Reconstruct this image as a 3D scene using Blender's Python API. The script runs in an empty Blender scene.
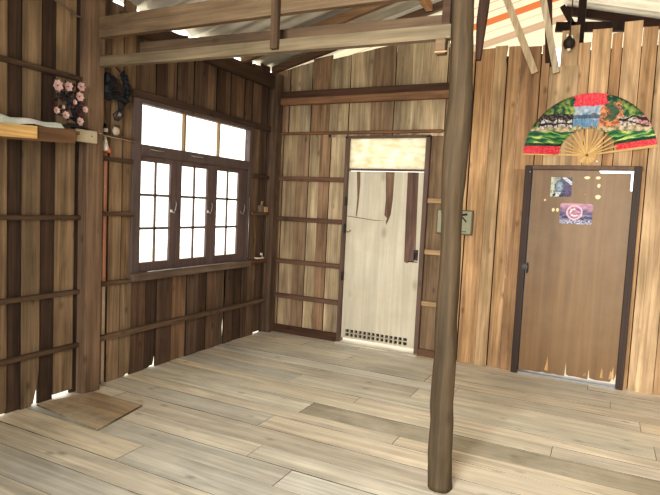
import bpy, math, random
from mathutils import Vector, noise
random.seed(7)
S = bpy.context.scene
COL = S.collection

# ------------------------------------------------------------------ helpers
class MB:
    """collects shapes (world coordinates) with one tint per face"""
    def __init__(s):
        s.v = []; s.f = []; s.c = []; s.m = []; s.sm = []
        s.tint = (1, 1, 1); s.off = 0.0; s.mi = 0; s.smooth = False
    def add(s, vs, fs, tint=None):
        b = len(s.v); s.v += [tuple(p) for p in vs]
        t = tint or s.tint
        for f in fs:
            s.f.append([i + b for i in f]); s.c.append((t[0], t[1], t[2], s.off)); s.m.append(s.mi); s.sm.append(s.smooth)
    def plank(s, x0, x1, y0, y1, z0, z1, t):
        d = tuple(c*.12 for c in t); v = [(x0,y0,z0),(x1,y0,z0),(x1,y1,z0),(x0,y1,z0),(x0,y0,z1),(x1,y0,z1),(x1,y1,z1),(x0,y1,z1)]  # sides and underside darkened so the floor seams read as shadow
        s.add(v, [(4,5,6,7)], t); s.add(v, [(0,3,2,1),(0,1,5,4),(1,2,6,5),(2,3,7,6),(3,0,4,7)], d)
    def box(s, x0, x1, y0, y1, z0, z1, tint=None, bev=0.0):
        x0, x1 = sorted((x0, x1)); y0, y1 = sorted((y0, y1)); z0, z1 = sorted((z0, z1))
        if bev <= 0:
            s.add([(x0,y0,z0),(x1,y0,z0),(x1,y1,z0),(x0,y1,z0),(x0,y0,z1),(x1,y0,z1),(x1,y1,z1),(x0,y1,z1)],
                  [(0,3,2,1),(4,5,6,7),(0,1,5,4),(1,2,6,5),(2,3,7,6),(3,0,4,7)], tint)
            return
        b = min(bev, (x1-x0)*.45, (y1-y0)*.45, (z1-z0)*.45)
        # chamfered box: three points at each corner
        vs = []; idx = {}
        for i, X in enumerate((x0, x1)):
            for j, Y in enumerate((y0, y1)):
                for k, Z in enumerate((z0, z1)):
                    sx, sy, sz = (1, -1)[i]*b, (1, -1)[j]*b, (1, -1)[k]*b
                    idx[i,j,k] = len(vs)
                    vs += [(X, Y+sy, Z+sz), (X+sx, Y, Z+sz), (X+sx, Y+sy, Z)]
        F = []
        I = idx
        F += [(I[0,0,0],I[0,0,1],I[0,1,1],I[0,1,0]), (I[1,0,0],I[1,1,0],I[1,1,1],I[1,0,1])]
        F += [(I[0,0,0]+1,I[1,0,0]+1,I[1,0,1]+1,I[0,0,1]+1), (I[0,1,0]+1,I[0,1,1]+1,I[1,1,1]+1,I[1,1,0]+1)]
        F += [(I[0,0,0]+2,I[0,1,0]+2,I[1,1,0]+2,I[1,0,0]+2), (I[0,0,1]+2,I[1,0,1]+2,I[1,1,1]+2,I[0,1,1]+2)]
        for k in (0,1):
            for i in (0,1):
                F.append((I[i,0,k],I[i,1,k],I[i,1,k]+2,I[i,0,k]+2))
            for j in (0,1):
                F.append((I[0,j,k]+1,I[1,j,k]+1,I[1,j,k]+2,I[0,j,k]+2))
        for i in (0,1):
            for j in (0,1):
                F.append((I[i,j,0],I[i,j,1],I[i,j,1]+1,I[i,j,0]+1))
        for k in I.values(): F.append((k, k+1, k+2))
        s.add(vs, F, tint)
    def poly(s, pts, axis, a0, a1, tint=None, edge=1.0):
        """extruded polygon; pts are (u,v): axis x -> (y,z), axis y -> (x,z), axis z -> (x,y)"""
        n = len(pts); vs = []
        for a in (a0, a1):
            for u, v in pts:
                vs.append((a,u,v) if axis == 'x' else (u,a,v) if axis == 'y' else (u,v,a))
        t = tint or s.tint
        s.add(vs, [list(range(n)), list(range(2*n-1, n-1, -1))], t)
        s.add(vs, [(i, (i+1) % n, (i+1) % n + n, i+n) for i in range(n)], tuple(c*edge for c in t))
    def bar(s, a, b, w, h, up=(0,0,1), tint=None):
        """rectangular bar from a to b, w sideways, h along up"""
        a = Vector(a); b = Vector(b); d = (b-a).normalized(); up = Vector(up)
        sd = d.cross(up).normalized(); u2 = sd.cross(d).normalized()
        vs = []
        for p in (a, b):
            for i, j in ((-1,-1),(1,-1),(1,1),(-1,1)): vs.append(p + sd*(w/2*i) + u2*(h/2*j))
        s.add(vs, [(0,3,2,1),(4,5,6,7),(0,1,5,4),(1,2,6,5),(2,3,7,6),(3,0,4,7)], tint)
    def tube(s, pts, r, n=8, tint=None):
        pts = [Vector(p) for p in pts]; R = r if isinstance(r, (list, tuple)) else [r]*len(pts)
        vs = []; ref = Vector((0.3, 0.2, 0.93))
        for i, p in enumerate(pts):
            d = (pts[min(i+1, len(pts)-1)] - pts[max(i-1, 0)]).normalized()
            a = d.cross(ref)
            if a.length < .05: a = d.cross(Vector((1,0,0)))
            a.normalize(); b = d.cross(a)
            for k in range(n):
                t = 2*math.pi*k/n; vs.append(p + (a*math.cos(t) + b*math.sin(t))*R[i])
        F = []
        for i in range(len(pts)-1):
            for k in range(n): F.append((i*n+k, i*n+(k+1) % n, (i+1)*n+(k+1) % n, (i+1)*n+k))
        F += [list(range(n-1, -1, -1)), [(len(pts)-1)*n+k for k in range(n)]]
        o = s.smooth; s.smooth = True; s.add(vs, F, tint); s.smooth = o
    def lathe(s, c, prof, n=20, tint=None, axis='z'):
        vs = []; F = []
        for r, h in prof:
            for k in range(n):
                t = 2*math.pi*k/n; u, v = r*math.cos(t), r*math.sin(t)
                p = (u, v, h) if axis == 'z' else (u, h, v) if axis == 'y' else (h, u, v)
                vs.append((c[0]+p[0], c[1]+p[1], c[2]+p[2]))
        for i in range(len(prof)-1):
            for k in range(n): F.append((i*n+k, i*n+(k+1) % n, (i+1)*n+(k+1) % n, (i+1)*n+k))
        F += [list(range(n-1, -1, -1)), [(len(prof)-1)*n+k for k in range(n)]]
        o = s.smooth; s.smooth = True; s.add(vs, F, tint); s.smooth = o
    def ball(s, c, r, n=12, sc=(1,1,1), tint=None, rough=0):
        vs = []; F = []; m = n//2
        for i in range(m+1):
            ph = math.pi*i/m
            for k in range(n):
                t = 2*math.pi*k/n
                d = Vector((math.sin(ph)*math.cos(t), math.sin(ph)*math.sin(t), math.cos(ph)))
                q = 1 + rough*noise.noise(d*2.5 + Vector(c)*9)
                vs.append((c[0]+d.x*r*sc[0]*q, c[1]+d.y*r*sc[1]*q, c[2]+d.z*r*sc[2]*q))
        for i in range(m):
            for k in range(n): F.append((i*n+k, (i+1)*n+k, (i+1)*n+(k+1) % n, i*n+(k+1) % n))
        o = s.smooth; s.smooth = True; s.add(vs, F, tint); s.smooth = o

def world_loc(o):
    p = Vector((0,0,0))
    while o: p += o.location; o = o.parent
    return p
def obj(name, mb, mats, parent=None, loc=None):
    me = bpy.data.meshes.new(name)
    base = world_loc(parent) + (Vector(loc) - world_loc(parent) if loc else Vector((0,0,0)))
    me.from_pydata([tuple(Vector(v) - base) for v in mb.v], [], mb.f)
    me.update()
    at = me.color_attributes.new('tint', 'FLOAT_COLOR', 'CORNER')
    k = 0
    for p, c, mi, sm in zip(me.polygons, mb.c, mb.m, mb.sm):
        p.material_index = mi; p.use_smooth = sm
        for li in p.loop_indices: at.data[li].color = c
    import bmesh
    bm = bmesh.new(); bm.from_mesh(me); bmesh.ops.remove_doubles(bm, verts=bm.verts, dist=1e-5); bmesh.ops.recalc_face_normals(bm, faces=bm.faces); bm.to_mesh(me); bm.free()
    for m in (mats if isinstance(mats, (list, tuple)) else [mats]): me.materials.append(m)
    o = bpy.data.objects.new(name, me); COL.objects.link(o)
    o.location = base - world_loc(parent); o.parent = parent
    return o
def tag(o, label=None, cat=None, group=None, kind=None):
    if label: o['label'] = label
    if cat: o['category'] = cat
    if group: o['group'] = group
    if kind: o['kind'] = kind
    return o
def empty(name, loc):
    o = bpy.data.objects.new(name, None); o.empty_display_size = .1; COL.objects.link(o); o.location = loc; return o
def struct(name, mb, mat, label=None, cat=None): return tag(obj(name, mb, mat), label, cat, kind='structure')

def lin(r, g, b):
    f = lambda c: (c/255/12.92) if c/255 <= .04045 else ((c/255+.055)/1.055)**2.4
    return (f(r), f(g), f(b))

# ------------------------------------------------------------------ materials
def nodes(m):
    m.use_nodes = True; nt = m.node_tree; nt.nodes.clear()
    return nt, nt.nodes.new, nt.links.new
def wood(name, grain='z', rough=.8, contrast=.5, spec=.25, dirt=None, scale=1.0, bump=.35):
    m = bpy.data.materials.new(name); nt, N, L = nodes(m)
    out = N('ShaderNodeOutputMaterial'); bs = N('ShaderNodeBsdfPrincipled'); L(bs.outputs[0], out.inputs[0])
    tc = N('ShaderNodeTexCoord'); at = N('ShaderNodeAttribute'); at.attribute_name = 'tint'
    off = N('ShaderNodeVectorMath'); off.operation = 'SCALE'; off.inputs[0].default_value = (13.7, 7.1, 19.3); L(at.outputs['Alpha'], off.inputs['Scale'])
    ad = N('ShaderNodeVectorMath'); ad.operation = 'ADD'; L(tc.outputs['Object'], ad.inputs[0]); L(off.outputs[0], ad.inputs[1])
    def stretched(across, along):
        mp = N('ShaderNodeMapping'); s = [across*scale]*3; s['xyz'.index(grain)] = along*scale
        mp.inputs['Scale'].default_value = s; L(ad.outputs[0], mp.inputs['Vector']); return mp
    a = stretched(38, 1.1); n1 = N('ShaderNodeTexNoise'); n1.inputs['Scale'].default_value = 1; n1.inputs['Detail'].default_value = 7; n1.inputs['Roughness'].default_value = .65; n1.inputs['Distortion'].default_value = .6; L(a.outputs[0], n1.inputs['Vector'])
    b = stretched(7, .9); n2 = N('ShaderNodeTexNoise'); n2.inputs['Scale'].default_value = 1; n2.inputs['Detail'].default_value = 4; n2.inputs['Distortion'].default_value = 1.5; L(b.outputs[0], n2.inputs['Vector'])
    c = stretched(3.2, 2.2); n3 = N('ShaderNodeTexNoise'); n3.inputs['Scale'].default_value = 1; n3.inputs['Detail'].default_value = 5; L(c.outputs[0], n3.inputs['Vector'])
    k = stretched(6.5, 3.4); vo = N('ShaderNodeTexVoronoi'); vo.inputs['Scale'].default_value = 1; L(k.outputs[0], vo.inputs['Vector'])
    def rng(src, lo, hi, a0, a1):
        r = N('ShaderNodeMapRange'); r.inputs['From Min'].default_value = lo; r.inputs['From Max'].default_value = hi
        r.inputs['To Min'].default_value = a0; r.inputs['To Max'].default_value = a1; L(src, r.inputs['Value']); return r.outputs[0]
    def mul(p, q):
        x = N('ShaderNodeMath'); x.operation = 'MULTIPLY'; L(p, x.inputs[0]); L(q, x.inputs[1]); return x.outputs[0]
    g = mul(mul(rng(n1.outputs[0], .3, .7, 1-contrast*.75, 1+contrast*.45), rng(n2.outputs[0], .3, .7, 1-contrast*.6, 1+contrast*.35)), mul(rng(n3.outputs[0], .3, .7, 1-contrast*.45, 1+contrast*.25), rng(vo.outputs['Distance'], 0, .16, .45, 1)))
    vm = N('ShaderNodeVectorMath'); vm.operation = 'SCALE'; L(at.outputs['Color'], vm.inputs[0]); L(g, vm.inputs['Scale'])
    col = vm.outputs[0]
    # pale weathering in large patches
    if dirt:
        d = N('ShaderNodeTexNoise'); d.inputs['Scale'].default_value = 1.7; d.inputs['Detail'].default_value = 8; d.inputs['Roughness'].default_value = .7; L(tc.outputs['Object'], d.inputs['Vector'])
        mx = N('ShaderNodeMix'); mx.data_type = 'RGBA'; L(rng(d.outputs[0], .45, .7, 0, .6), mx.inputs['Factor']); L(col, mx.inputs['A']); mx.inputs['B'].default_value = (*dirt, 1); col = mx.outputs['Result']
    L(col, bs.inputs['Base Color'])
    bs.inputs['Roughness'].default_value = rough; bs.inputs['Specular IOR Level'].default_value = spec
    bp = N('ShaderNodeBump'); bp.inputs['Strength'].default_value = bump; bp.inputs['Distance'].default_value = .004; L(n1.outputs[0], bp.inputs['Height']); L(bp.outputs[0], bs.inputs['Normal'])
    return m
def plain(name, rgb, rough=.6, metal=0, spec=.4, var=.15, scale=20, use_tint=False, bump=0):
    m = bpy.data.materials.new(name); nt, N, L = nodes(m)
    out = N('ShaderNodeOutputMaterial'); bs = N('ShaderNodeBsdfPrincipled'); L(bs.outputs[0], out.inputs[0])
    tc = N('ShaderNodeTexCoord'); n = N('ShaderNodeTexNoise'); n.inputs['Scale'].default_value = scale; n.inputs['Detail'].default_value = 5; L(tc.outputs['Object'], n.inputs['Vector'])
    r = N('ShaderNodeMapRange'); r.inputs['From Min'].default_value = .3; r.inputs['From Max'].default_value = .7; r.inputs['To Min'].default_value = 1-var; r.inputs['To Max'].default_value = 1+var; L(n.outputs[0], r.inputs['Value'])
    vm = N('ShaderNodeVectorMath'); vm.operation = 'SCALE'; L(r.outputs[0], vm.inputs['Scale'])
    if use_tint:
        at = N('ShaderNodeAttribute'); at.attribute_name = 'tint'; L(at.outputs['Color'], vm.inputs[0])
    else: vm.inputs[0].default_value = rgb
    L(vm.outputs[0], bs.inputs['Base Color'])
    bs.inputs['Roughness'].default_value = rough; bs.inputs['Metallic'].default_value = metal; bs.inputs['Specular IOR Level'].default_value = spec
    if bump:
        bp = N('ShaderNodeBump'); bp.inputs['Strength'].default_value = bump; bp.inputs['Distance'].default_value = .01; L(n.outputs[0], bp.inputs['Height']); L(bp.outputs[0], bs.inputs['Normal'])
    return m
def glass(name, tintc=(.95,.97,.96), haze=0.0):
    m = bpy.data.materials.new(name); nt, N, L = nodes(m)
    out = N('ShaderNodeOutputMaterial'); tr = N('ShaderNodeBsdfTransparent'); tr.inputs[0].default_value = (*tintc, 1)
    gl = N('ShaderNodeBsdfGlossy'); gl.inputs['Roughness'].default_value = .05
    mx = N('ShaderNodeMixShader'); mx.inputs[0].default_value = .05; L(tr.outputs[0], mx.inputs[1]); L(gl.outputs[0], mx.inputs[2])
    if haze:
        tl = N('ShaderNodeBsdfTranslucent'); n = N('ShaderNodeTexNoise'); n.inputs['Scale'].default_value = 6; cr = N('ShaderNodeValToRGB')
        cr.color_ramp.elements[0].color = (.66,.60,.44,1); cr.color_ramp.elements[1].color = (.84,.82,.74,1); cr.color_ramp.elements[0].position = .35; cr.color_ramp.elements[1].position = .6
        L(n.outputs[0], cr.inputs[0]); L(cr.outputs[0], tl.inputs[0])
        m2 = N('ShaderNodeMixShader'); m2.inputs[0].default_value = haze; L(mx.outputs[0], m2.inputs[1]); L(tl.outputs[0], m2.inputs[2]); L(m2.outputs[0], out.inputs[0])
    else: L(mx.outputs[0], out.inputs[0])
    return m
def sheet(name, use):
    """corrugated roof sheet; translucent fibreglass when use is a colour"""
    m = bpy.data.materials.new(name); nt, N, L = nodes(m)
    out = N('ShaderNodeOutputMaterial'); df = N('ShaderNodeBsdfDiffuse'); tl = N('ShaderNodeBsdfTranslucent'); mx = N('ShaderNodeMixShader'); mx.inputs[0].default_value = .35
    df.inputs[0].default_value = (*use, 1); tl.inputs[0].default_value = (*use, 1)
    L(df.outputs[0], mx.inputs[1]); L(tl.outputs[0], mx.inputs[2]); L(mx.outputs[0], out.inputs[0]); return m

WV = wood('weathered_board_vertical', 'z', contrast=.6)
WX = wood('weathered_board_lengthwise', 'x', contrast=.5)
WY = wood('weathered_board_sideways', 'y', contrast=.5)
WF = wood('worn_floor_plank', 'x', contrast=.42, rough=.55, spec=.35, dirt=lin(222,213,194), bump=.25)
WDOOR = wood('stained_plywood', 'z', contrast=.32, rough=.5, spec=.4, scale=.45, bump=.15, dirt=lin(136,112,84))
WPEEL = wood('peeling_plywood', 'z', contrast=.22, rough=.8, scale=.6, bump=.1, dirt=lin(190,176,152))
WPOLE = wood('debarked_trunk', 'z', contrast=.55, rough=.75, scale=.8, bump=.8)
DARKW = wood('dark_varnished_wood', 'z', contrast=.3, rough=.6, spec=.3, bump=.15)
METAL = plain('galvanised_sheet', lin(206,204,196), rough=.4, metal=.4, var=.2, scale=3)
CREAM = sheet('cream_fibreglass_sheet', (.60,.52,.38))
TAN = sheet('tan_fibreglass_sheet', (.36,.25,.17))
ORANGE = sheet('orange_fibreglass_sheet', (.44,.13,.05))
GLASS = glass('window_glass')
FROST = glass('frosted_glass', haze=.94)
IRON = plain('dull_iron', lin(70,66,64), rough=.5, metal=.8)
BRIGHTM = plain('bright_metal', lin(200,200,200), rough=.3, metal=.9)
WHITEP = plain('white_plastic', lin(222,216,200), rough=.5, var=.06)
GREYP = plain('grey_plastic', lin(150,150,130), rough=.6, var=.1)
BLACK = plain('black_lacquer', lin(26,28,34), rough=.4, var=.2)
PAINT = plain('painted_surface', (1,1,1), rough=.65, var=.06, scale=60, use_tint=True)
GROUND = plain('sandy_ground', lin(205,196,176), rough=.9, var=.15, scale=2)
RIB = wood('bamboo_rib', 'z', contrast=.2)

def hue(base, j=.12):
    k = 1 + random.uniform(-j, j); w = random.uniform(-.05, .05)
    return (base[0]*k*(1+w), base[1]*k, base[2]*k*(1-w))

# ------------------------------------------------------------------ floor
mb = MB()
rows = [.02,-.2,-.42,-.62,-.83,-1.04,-1.28,-1.52,-1.66,-1.83,-2.07,-2.21,-2.43,-2.655,-2.84,-3.05,-3.28,-3.47,-3.7,-3.95,-4.2,-4.45,-4.7,-5,-5.3,-5.6,-5.9,-6.2,-6.5,-6.8,-7.1]
joints = {9:[1.62,4.4], 13:[1.70,4.3], 14:[2.018,4.8], 10:[2.385,5.2], 8:[.9,3.3], 6:[1.2,3.9], 12:[.3,3.2], 15:[1.1,3.6], 11:[1.5,4.1], 16:[2.4,5.0], 5:[2.2,4.6]}
base = [lin(230,220,200), lin(220,213,198), lin(238,228,205), lin(210,203,188)]
for i in range(len(rows)-1):
    xs = [-.05] + joints.get(i, [random.uniform(.6, 2.6), random.uniform(3.2, 5)]) + [6.5]
    for a, b in zip(xs, xs[1:]):
        g = .004 if random.random() < .6 else .007
        mb.off = random.uniform(0, 9); t = hue(random.choice(base), .08)
        if i == 8 and a > 1: pass
        if i == 9 and 1.5 < a < 6: pass
        if (i, a) == (8, 3.3): pass
        zz = random.uniform(-.0015, .0015)
        if i == 9-0 and a == 1.62: t = lin(184,175,155)
        if i == 9 and a == 4.4: t = lin(200,192,170)
        mb.plank(a+.002, b-.002, rows[i+1]+g/2, rows[i]-g/2, -.03+zz, zz, t)
mb.off = 0; mb.box(-.05, 6.5, -7.1, .02, -.09, -.012, lin(14,11,9))      # near-black slab painted in as shade under the plank seams
struct('floor', mb, WF, 'worn pale wooden plank floor running across the room', 'floor')

mb = MB(); mb.box(-.1, 6.5, .13, 2.4, -.12, -.02, lin(215,208,190)); struct('porch_floor', mb, PAINT)
mb = MB(); mb.box(-14, 16, -16, 14, -.75, -.7, (1,1,1)); struct('ground', mb, GROUND)

RIDGE, EAVE, SL = 2.92, 3.04, .26
def roofz(x): return EAVE+SL*x if x < RIDGE else EAVE+SL*RIDGE-SL*(x-RIDGE)
# ------------------------------------------------------------------ wall boards
SEAM = .003
def board(mb, axis, u0, u1, z0, z1, a0, a1, tint, notch=(), skew=0.0):
    """one vertical board; notch = [(za, zb, w)] bites out of its u1 edge, opening downward"""
    u0 += SEAM; u1 -= SEAM
    pts = [(u0, z0), (u1, z0)]
    for (za, zb, w) in notch:
        if za <= z0 + .001: pts = [(u0, z0), (u0+.5*(u1-u0), z0+.004), (u0+.6*(u1-u0), max(z0,0)+.016), (u1-w, max(z0,0)+.016), (u1-w*.5, (za+zb)/2), (u1, zb)]
        else: pts += [(u1, za), (u1-w, (za+zb)/2), (u1, zb)]
    pts += [(u1, z1+skew), (u0, z1)]
    mb.off = random.uniform(0, 9)
    mb.poly(pts, 'x' if axis == 'x' else 'y', a0, a1, tint, .22)  # edge faces painted darker in place of seam shadow

LIGHT = lin(150,126,99); MID = lin(128,105,84); DARK = lin(84,66,54); BARN = lin(104,84,69)
mb = MB()
# left of the post: light boards nailed over dark ones
ys = [-7.1]; y = -7.1
edges = [(-3.335,-3.19,0),(-3.19,-3.095,1),(-3.095,-2.953,0),(-2.953,-2.847,1),(-2.847,-2.68,0),(-2.68,-2.52,1)]
y = -3.335; k = 1
while y > -7.0:
    w = random.uniform(.10,.15) if k % 2 else random.uniform(.13,.16)
    edges.insert(0, (y-w, y, k % 2)); y -= w; k += 1
for a, b, d in edges:
    t = hue(DARK if d else LIGHT, .12); nt = ()
    z0 = -.02
    if abs(b+2.953) < .01: nt = [(z0, .24, .045)]
    if abs(b+3.095) < .01: z0 = -.02
    if abs(b+2.68) < .01: z0 = .035
    if abs(b+3.19) < .01: nt = [(z0, .07, .02)]
    x1 = -.018 if d else 0.0
    over = .012 if d else 0
    if nt and not d: over = 0
    if nt: board(mb, 'x', a-over, b, z0, 3.02+random.uniform(-.03,.03), x1-.02, x1, t, nt)
    elif abs(a+2.953) < .01: board(mb, 'x', a, b+over, z0, 3.0, x1-.02, x1, t)
    elif abs(a+3.19) < .01: board(mb, 'x', a, b+over, z0, 3.0, x1-.02, x1, t)
    else: board(mb, 'x', a-over, b+over, z0, 3.02+random.uniform(-.03,.03), x1-.02, x1, t)
# between the post and the window
board(mb, 'x', -2.53, -2.415, 0, 3.0, -.02, 0, hue(MID))
board(mb, 'x', -2.42, -2.36, 1.84, 3.02, -.02, 0, hue(MID))
board(mb, 'x', -2.372, -2.24, 0, 2.98, -.02, 0, hue(lin(150,126,100)))
board(mb, 'x', -2.24, -2.118, 0, .83, -.02, 0, hue(lin(146,122,96)), [(0, .1, .012)])
board(mb, 'x', -2.24, -2.118, .83, 3.04, -.02, 0, hue(lin(144,120,94)))
# below the window
eb = [-2.118,-1.961,-1.825,-1.627,-1.43,-1.27,-1.135,-.985,-.845,-.70,-.55,-.46]
for i, (a, b) in enumerate(zip(eb, eb[1:])):
    nt = ()
    if i == 1: nt = [(0, .11, .018)]
    if i == 3: nt = [(.38, .47, .004)]
    if i == 7: nt = [(.02, .34, .011), ]
    if i == 8: nt = [(.42, .83, .006)]
    mb_t = hue([BARN, DARK, BARN, MID][i % 4], .12)
    xx = -.012*(i % 2)
    board(mb, 'x', a-(.0 if i in (2,4,8,9) else .008), b, 0, .84, xx-.02, xx, mb_t, nt)
board(mb, 'x', -.845, -.838, .5, .75, -.02, 0, BARN)
# right of the window up to the corner
board(mb, 'x', -.46, -.30, 0, 2.99, -.02, 0, hue(MID, .08))
board(mb, 'x', -.30, -.125, .018, 3.03, -.03, -.01, hue(BARN, .08))
board(mb, 'x', -.16, .02, 0, 2.97, -.02, 0, hue(BARN, .08))
# above the window
eb = [-2.118,-2.05,-1.881,-1.75,-1.625,-1.50,-1.399,-1.214,-1.07,-.937,-.84,-.737,-.60,-.488,-.46]
for i, (a, b) in enumerate(zip(eb, eb[1:])):
    xx = -.012*(i % 2)
    board(mb, 'x', a-.006, b+.0, 2.28, 2.975+random.uniform(-.04,.035), xx-.02, xx, hue([BARN, MID, DARK, MID, BARN, MID][i % 6], .12), skew=random.uniform(-.03,.03))
struct('wall_left', mb, WV, 'board wall with the window, light and dark planks', 'wall')

# back wall
mb = MB()
eb = [-.02,.12,.30,.462,.594,.73,.93]
BB = [lin(158,134,106), lin(182,160,130), lin(154,128,102), lin(190,168,136), lin(152,126,102), lin(196,176,146)]
for i, (a, b) in enumerate(zip(eb, eb[1:])):       # left of door_2
    xx = .01*(i % 2)
    nt = [(.09, .38, .012)] if i == 3 else ()
    mb.box(b-.02, b+.02, .046, .06, 0 if i != 3 else .5, 2.25, lin(40,30,22)) if b < .9 else None  # dark strip behind each seam, painted in so the gap reads as shade
    board(mb, 'y', a-.001, b, 0, 2.299, .01+xx, .03+xx, hue(BB[i % 6], .06), nt)
up = [-.02,.177,.33,.462,.699,.929,1.185,1.443,1.733,1.99,2.15]
for i, (a, b) in enumerate(zip(up, up[1:])):
    xx = .012*(i % 2); zt = 3.04+.22*((a+b)/2)/2.2
    zt = [3.0,3.04,3.06,3.12,3.10,3.14,3.17,3.19,3.19,3.16][i]
    nt = [(3.0, 3.12, .01)] if i == 2 else ()
    mb.box(b-.02, b+.02, .046, .06, 2.26, zt-.06 if i != 2 else 2.9, lin(40,30,22))  # same dark strip above, standing in for shade in the seams
    board(mb, 'y', a-.001, b, 2.30 if i < 4 else 2.255, zt, .01+xx, .03+xx, hue(BB[(i*2+1) % 6] if i % 3 else BB[2], .06), skew=.03)
board(mb, 'y', 1.86, 2.03, 0, 2.298, .02, .04, hue(lin(134,114,92), .02))
board(mb, 'y', 2.02, 2.26, 0, 2.298, .01, .03, hue(lin(150,128,104), .02))
# right of the pole: boards nailed on the room side
R1 = lin(200,166,128)
right = [(2.14,2.262,3.05,0),(2.262,2.44,3.075,1),(2.44,2.561,3.085,0),(2.561,2.68,3.08,1),(2.68,2.862,3.06,0),(2.862,2.936,3.07,1),(2.936,3.189,2.86,0),
         (3.16,3.271,3.06,1),(3.271,3.431,3.16,0),(3.431,3.518,3.12,1),(3.518,3.664,3.20,0),(3.664,3.783,3.15,1),(3.783,3.98,3.22,0),(3.98,4.1,3.2,1)]
x = 4.1; k = 0
while x < 6.4:
    w = random.uniform(.12,.2); right.append((x, x+w, 3.1, k % 2)); x += w; k += 1
D1L, D1R, D1T = 2.84, 3.705, 1.93
for i, (a, b, zt, d) in enumerate(right):
    if i != 3: mb.box(b-.02, b+.02, .046, .06, D1T+.03 if D1L-.05 < b < D1R+.05 else 0, min(zt, 3.0), lin(40,30,22))  # dark strip added behind the seam for a shaded line, no light leak
    f = .012 if d else -.014
    over = -.001 if d else 0
    t = hue(R1 if not d else lin(186,150,113), .1)
    if i in (9, 4): t = hue(lin(170,132,98), .04)
    segs = [(a-over, b+over, 0)]
    if b > D1L and a < D1R:
        segs = [(a-over, b+over, D1T)]
        if a < D1L: segs.append((a-over, D1L, 0))
        if b > D1R: segs.append((D1R, b+over, 0))
    for s0, s1, z0 in segs:
        top = zt if z0 or s1-s0 > .9*(b-a) else D1T
        nt = ()
        if i == 2 and not z0: nt = [(2.88, 3.07, .012)]
        if i == 8 and z0: nt = ()
        board(mb, 'y', s0, s1, z0, top, f, f+.02, t, nt, skew=random.uniform(-.006,.006))
board(mb, 'y', 3.02, 3.17, 2.84, 3.18, .012, .03, hue(R1))
board(mb, 'y', 3.09, 3.17, 2.84, 3.22, .014, .03, hue(R1))
struct('wall_back', mb, WV, 'board wall with both doors, planks of uneven height', 'wall')
mb = MB(); x = -7.1
while x < .0:
    w = random.uniform(.14,.2); board(mb, 'x', x, min(x+w, .03), 0, 3.0, 6.5, 6.52, hue(MID)); x += w
struct('wall_right', mb, WV)

mb = MB(); x = -.02
while x < 6.5:
    w = random.uniform(.14,.2); b = min(x+w, 6.5)
    if b < 2.3 or x > 6.1: board(mb, 'y', x, b, 0, min(roofz(x), roofz(b))-.03, -7.12, -7.1, hue(MID))
    else: board(mb, 'y', x, b, 2.5, min(roofz(x), roofz(b))-.03, -7.12, -7.1, hue(MID))
    x += w
struct('wall_light_limiter', mb, WV)  # unseen front wall, added to limit the light on the left wall

# ------------------------------------------------------------------ rails and trim (structure)
ntrim = [0]
def trim(mb, mat=None):
    ntrim[0] += 1
    return struct('trim_%d' % ntrim[0], mb, mat or WY)
def railL(y0, y1, z0, z1, x1=.04, t=None, sag=0):
    m = MB(); m.off = random.uniform(0, 9); m.tint = t or hue(lin(98,78,62), .1); m.box(0.001, x1, y0, y1, z0, z1, bev=.004); trim(m, WY)
PY0, PY1, PX = -2.655, -2.515, .10
for z in (.355, .76, 1.31, 2.312): railL(-7.1, PY0, z, z+.033, .04)
railL(PY1, -.13, .36, .40, .05, hue(lin(112,94,76)))
for z in (.79, 1.34): railL(PY1, -2.15, z, z+.035, .04)
railL(PY1, -2.15, 1.765, 1.80, .03, lin(92,72,58))
railL(-.45, -.13, 1.36, 1.395, .045); railL(-.45, -.13, 1.77, 1.81, .035)
railL(-2.45, -.13, 2.305, 2.365, .035, lin(84,66,54))
railL(PY1, -2.15, 1.955, 1.965, .055, lin(120,95,75))
railL(-2.3, -.1, 2.79, 2.93, .055, lin(88,68,54))        # wall plate under the eave
def railB(x0, x1, z0, z1, y0=-.035, t=None):
    m = MB(); m.off = random.uniform(0, 9); m.tint = t or hue(lin(112,86,70), .1); m.box(x0, x1, y0, .0095, z0, z1, bev=.004); trim(m, WX)
railB(.1, 2.14, 2.69, 2.765, -.05, lin(92,68,54)); railB(.1, 2.14, 2.615, 2.69, -.065, lin(146,112,86))
railB(.1, 1.985, 2.285, 2.315, -.03, lin(128,94,70))
for z in (1.79, 1.33, .84, .435): railB(.1, .925, z-.025, z+.025)
for z in (1.60, 1.08, .55): railB(1.872, 2.06, z-.025, z+.025, -.03, lin(178,148,112))
m = MB(); m.box(.1, .925, -.03, .009, 0, .09, lin(84,60,46)); struct('baseboard_back', m, WX)
m = MB(); m.box(1.87, 2.25, -.03, .009, 0, .07, lin(110,84,64)); struct('baseboard_pole', m, WX)

# ------------------------------------------------------------------ posts, beams, pole
def thing(name, mb, mat, loc, label, cat, group=None): return tag(obj(name, mb, mat, loc=loc), label, cat, group)
m = MB(); m.off = 2; m.box(.001, PX, PY0, PY1, 0, 3.02, lin(136,112,92), bev=.006)
thing('wall_post', m, WV, (.05,-2.58,0), 'tall square brown post against the left wall beside the shelf', 'post')
m = MB(); m.off = 5; m.box(.0, .10, -.125, -.001, .0, 2.96, lin(112,92,76), bev=.006)
thing('wall_post', m, WV, (.05,-.06,0), 'square dark brown post in the corner where the two walls meet', 'post')

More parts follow.
